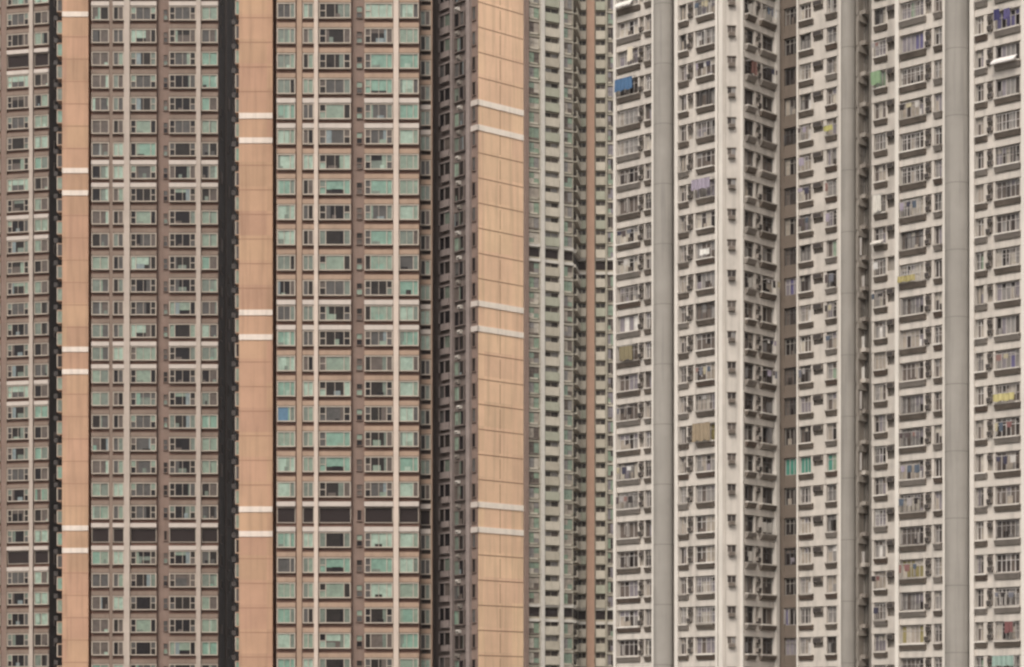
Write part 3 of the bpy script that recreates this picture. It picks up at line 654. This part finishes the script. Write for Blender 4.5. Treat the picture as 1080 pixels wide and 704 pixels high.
# ---------------------------------------------------------------- washing, sheets and awnings hung out at single windows
CL = {}
def cloth_mat(rgb):
    n = "cloth_%d_%d_%d" % rgb
    if n not in MATS: k = sum(lin(rgb)) / 3; mat(n, tuple(0.72 * (0.8 * c + 0.2 * k) for c in lin(rgb)), rough=0.9, var=0.1, scale=3.0)
    return n
def hanging(name, cat, label, F_, x0, x1, y0, y1, rgb, t=0.62, awning=False):
    s0, s1 = F_.s(x0), F_.s(x1); w_ = s1 - s0; z1 = F_.z((x0 + x1) / 2, y0); z0 = F_.z((x0 + x1) / 2, y1); h = z1 - z0
    M = F_.matrix((s0 + s1) / 2, z0, t if not awning else 0.28)
    root = bpy.data.objects.new(name, None); col.objects.link(root); root.matrix_world = M; tag(root, label, cat)
    m = cloth_mat(rgb); g = G()
    if awning:
        d = 0.55; i = len(g.v)
        g.v += [(-w_ / 2, 0, h), (w_ / 2, 0, h), (w_ / 2, -d, h * 0.25), (-w_ / 2, -d, h * 0.25), (w_ / 2, -d, 0), (-w_ / 2, -d, 0)]
        g.f += [(0, 3, 2, 1), (3, 5, 4, 2)]; g.m += [m, m]
        a = g.mesh("canopy"); nm = "canopy"
        r = G(); r.box(-w_ / 2, -w_ / 2 + 0.04, -d, 0, h * 0.2, h * 0.2 + 0.04, "alu"); r.box(w_ / 2 - 0.04, w_ / 2, -d, 0, h * 0.2, h * 0.2 + 0.04, "alu"); rn = "frame"
    else:
        N = max(6, int(w_ / 0.09)); th = 0.02; ph = random.uniform(0, 6)
        for side in (0, 1):
            for i in range(N + 1):
                x = -w_ / 2 + w_ * i / N; y = 0.05 * math.sin(i * 1.3 + ph) + 0.03 * math.sin(i * 0.47 + ph) + side * th
                dz = 0.05 * h * math.sin(i * 0.7 + ph)
                g.v += [(x, y * 1.3, dz + 0.02), (x, y * 0.4, h)]
        o = 2 * (N + 1)
        for i in range(N):
            g.f += [(2 * i, 2 * i + 2, 2 * i + 3, 2 * i + 1), (o + 2 * i, o + 2 * i + 1, o + 2 * i + 3, o + 2 * i + 2), (2 * i, o + 2 * i, o + 2 * i + 2, 2 * i + 2)]; g.m += [m] * 3
        a = g.mesh("cloth"); nm = "cloth"
        r = G(); r.box(-w_ / 2 - 0.12, w_ / 2 + 0.12, -0.02, 0.025, h, h + 0.045, "alu"); r.box(-w_ / 2 - 0.08, -w_ / 2 - 0.04, 0.03, t, h, h + 0.04, "alu"); r.box(w_ / 2 + 0.04, w_ / 2 + 0.08, 0.03, t, h, h + 0.04, "alu"); rn = "pole"
    for q, me in ((nm, a), (rn, r.mesh(rn))):
        o = bpy.data.objects.new(q, me); col.objects.link(o); o.parent = root
HANG = [
 ("blue_sheet", "sheet", "bright blue sheet covering a wide window high on the block beside the slender far tower", F1, 653, 671, 84, 97, (70, 110, 150)),
 ("cream_sheet", "sheet", "narrow cream sheet hung at a window just above the bright blue sheet", F1, 666.5, 671.5, 51, 66, (222, 205, 178)),
 ("white_bedding", "bedding", "white bedding aired over a window ledge beside the pale corner of small windows", F1, 743, 752.5, 264, 270, (240, 232, 220)),
 ("lilac_sheet", "sheet", "pale lilac sheet spread across a wide window next to the pale block corner", F1, 734, 753, 190, 201, (165, 150, 165)),
 ("olive_blind", "blind", "olive cloth blind hung in a window above mid height, beside the first rounded pillar", F1, 657.5, 671, 366, 381, (140, 125, 90)),
 ("tan_blind", "blind", "tan cloth blind filling a wide window low beside the small windowed corner", F1, 735, 753, 447, 466, (160, 138, 108)),
 ("yellow_cloth", "cloth", "small yellow green cloth drying under a window next to the second rounded pillar", F4, 872.5, 882, 134, 140, (190, 180, 90)),
 ("green_net", "netting", "light green netting stretched over a window in the recess high up", F7, 922, 933, 77, 91, (140, 170, 125)),
 ("white_cloth", "cloth", "long white cloth hung at a recessed window next to the second rounded pillar", F7, 925.5, 933, 207, 225, (225, 215, 200)),
 ("yellow_towel", "towel", "dull yellow towel hung along the bottom of a wide window on the nearer block", F8, 951, 969, 292, 298.5, (180, 162, 95)),
 ("yellow_blanket", "blanket", "pale yellow blanket hung below a wide barred window near the picture's edge", F8, 1051, 1074, 416, 424, (205, 188, 115)),
 ("blue_shirt", "shirt", "dark blue shirt drying at a window high on the nearer block", F8, 1052, 1058, 12, 24, (62, 58, 105)),
 ("violet_towel", "towel", "violet towel drying at the same high window as the dark blue shirt", F8, 1063, 1069, 11, 22, (92, 82, 130)),
 ("teal_cloth", "cloth", "pale teal cloth hung out at the lowest window by the picture's bottom edge", F8, 1051, 1073, 692, 703, (150, 175, 160)),
 ("red_shirt", "shirt", "dull red shirt drying at a low window of the nearer block", F8, 1064, 1072, 656, 668, (130, 80, 78)),
 ("brown_towel", "towel", "reddish brown towel drying on the shaded flank near the top of the block", F3, 786.5, 792, 66, 80, (120, 82, 72)),
]
for a in HANG: hanging(*a)
AWN = [
 ("white_awning", "awning", "small white awning over the topmost visible window beside the slender far tower", F1, 653, 671, 2, 9, (238, 230, 218)),
 ("white_awning", "awning", "long white awning on a wide window ledge near the top of the nearer block", F8, 1050, 1075, 61, 68, (240, 230, 222)),
 ("white_awning", "awning", "short white awning at a recessed window beside the second rounded pillar, near mid height", F7, 923, 935, 254, 259, (228, 216, 202)),
]
for a in AWN: hanging(*a, awning=True)

# rows of washing on poles at many flats
ORD = ["first", "second", "third", "fourth", "fifth", "sixth", "seventh", "eighth", "ninth", "tenth", "eleventh", "twelfth", "thirteenth", "fourteenth", "fifteenth", "sixteenth", "seventeenth", "eighteenth", "nineteenth", "twentieth"]
GC = [(200, 190, 180), (170, 160, 155), (95, 80, 78), (70, 66, 84), (150, 110, 100), (120, 118, 125), (190, 175, 140), (88, 98, 112), (60, 52, 50), (215, 208, 200), (140, 92, 88), (165, 150, 165)]
def washing(F_, x0, x1, zL, k, label):
    s0, s1 = F_.s(x0), F_.s(x1); w_ = s1 - s0; z = zL - k * PE - 1.28
    root = bpy.data.objects.new("washing_line", None); col.objects.link(root); root.matrix_world = F_.matrix((s0 + s1) / 2, z, 0.62)
    tag(root, label, "washing", "washing lines hung at the flats")
    r = G(); r.box(-w_ / 2, w_ / 2, -0.02, 0.02, 0.55, 0.59, "alu"); r.box(-w_ / 2 + 0.05, -w_ / 2 + 0.09, 0.021, 0.62, 0.55, 0.59, "alu"); r.box(w_ / 2 - 0.09, w_ / 2 - 0.05, 0.021, 0.62, 0.55, 0.59, "alu")
    o = bpy.data.objects.new("pole", r.mesh("pole")); col.objects.link(o); o.parent = root
    x = -w_ / 2 + random.uniform(0.05, 0.3)
    while x < w_ / 2 - 0.3:
        d = random.uniform(0.22, 0.55); h = random.uniform(0.3, 0.72); m = cloth_mat(random.choice(GC)); g = G(); N = 5
        sh = random.random() < 0.5
        for q in range(2):
            for i in range(N + 1):
                f = i / N; bot = h * (1 + 0.06 * math.sin(f * 9 + x * 5)); yy = 0.03 * math.sin(f * 11 + x * 7) + q * 0.02
                tap = 0.12 * d if sh else 0.0
                g.v += [(x + tap * (1 - 2 * f) + d * f, yy * 1.4, 0.56 - bot), (x + d * f, yy * 0.4, 0.56)]
        oo = 2 * (N + 1)
        for i in range(N): g.f += [(2 * i, 2 * i + 2, 2 * i + 3, 2 * i + 1), (oo + 2 * i, oo + 2 * i + 1, oo + 2 * i + 3, oo + 2 * i + 2), (2 * i, oo + 2 * i, oo + 2 * i + 2, 2 * i + 2)]; g.m += [m] * 3
        o = bpy.data.objects.new("garment", g.mesh("garment")); col.objects.link(o); o.parent = root
        x += d + random.uniform(0.02, 0.35)
WC = [(F1, 653.5, 672, zE, "the column beside the slender far tower", rowsE), (F1, 735.5, 754, zE, "the column left of the small windowed corner", rowsE), (F3, 803, 816, zE, "the shaded flank beside the olive corner", rowsE),
      (F4, 844.5, 857, zE, "the column next to the olive inner corner", rowsE), (F4, 872.5, 882.5, zE, "the column touching the second rounded pillar", rowsE), (F7, 922.5, 934, zE, "the recessed column behind the nearer block's edge", rowsE),
      (F8, 951, 973, zF, "the nearer block's wide column before its pillar", rowsF), (F8, 1051, 1074, zF, "the nearer block's wide column beyond its pillar", rowsF)]
for F_, a, b, zL, wh, rows in WC:
    vis = [k for k in rows if HY - F * (zL - k * PE - 1.0 - ZC) / F_.depth(a) > 4 and HY - F * (zL - k * PE - 1.6 - ZC) / F_.depth(a) < 700]
    for i in sorted(random.sample(range(len(vis)), 6)):
        if i >= len(ORD): continue
        yy = HY - F * (zL - vis[i] * PE - 1.0 - ZC) / F_.depth(a)
        if any(h[3] is F_ and h[4] < b and h[5] > a and h[6] - 24 < yy < h[7] + 12 for h in HANG + AWN): continue
        washing(F_, a, b, zL, vis[i], "washing pole %s visible floor from the top, %s" % (ORD[i], wh))
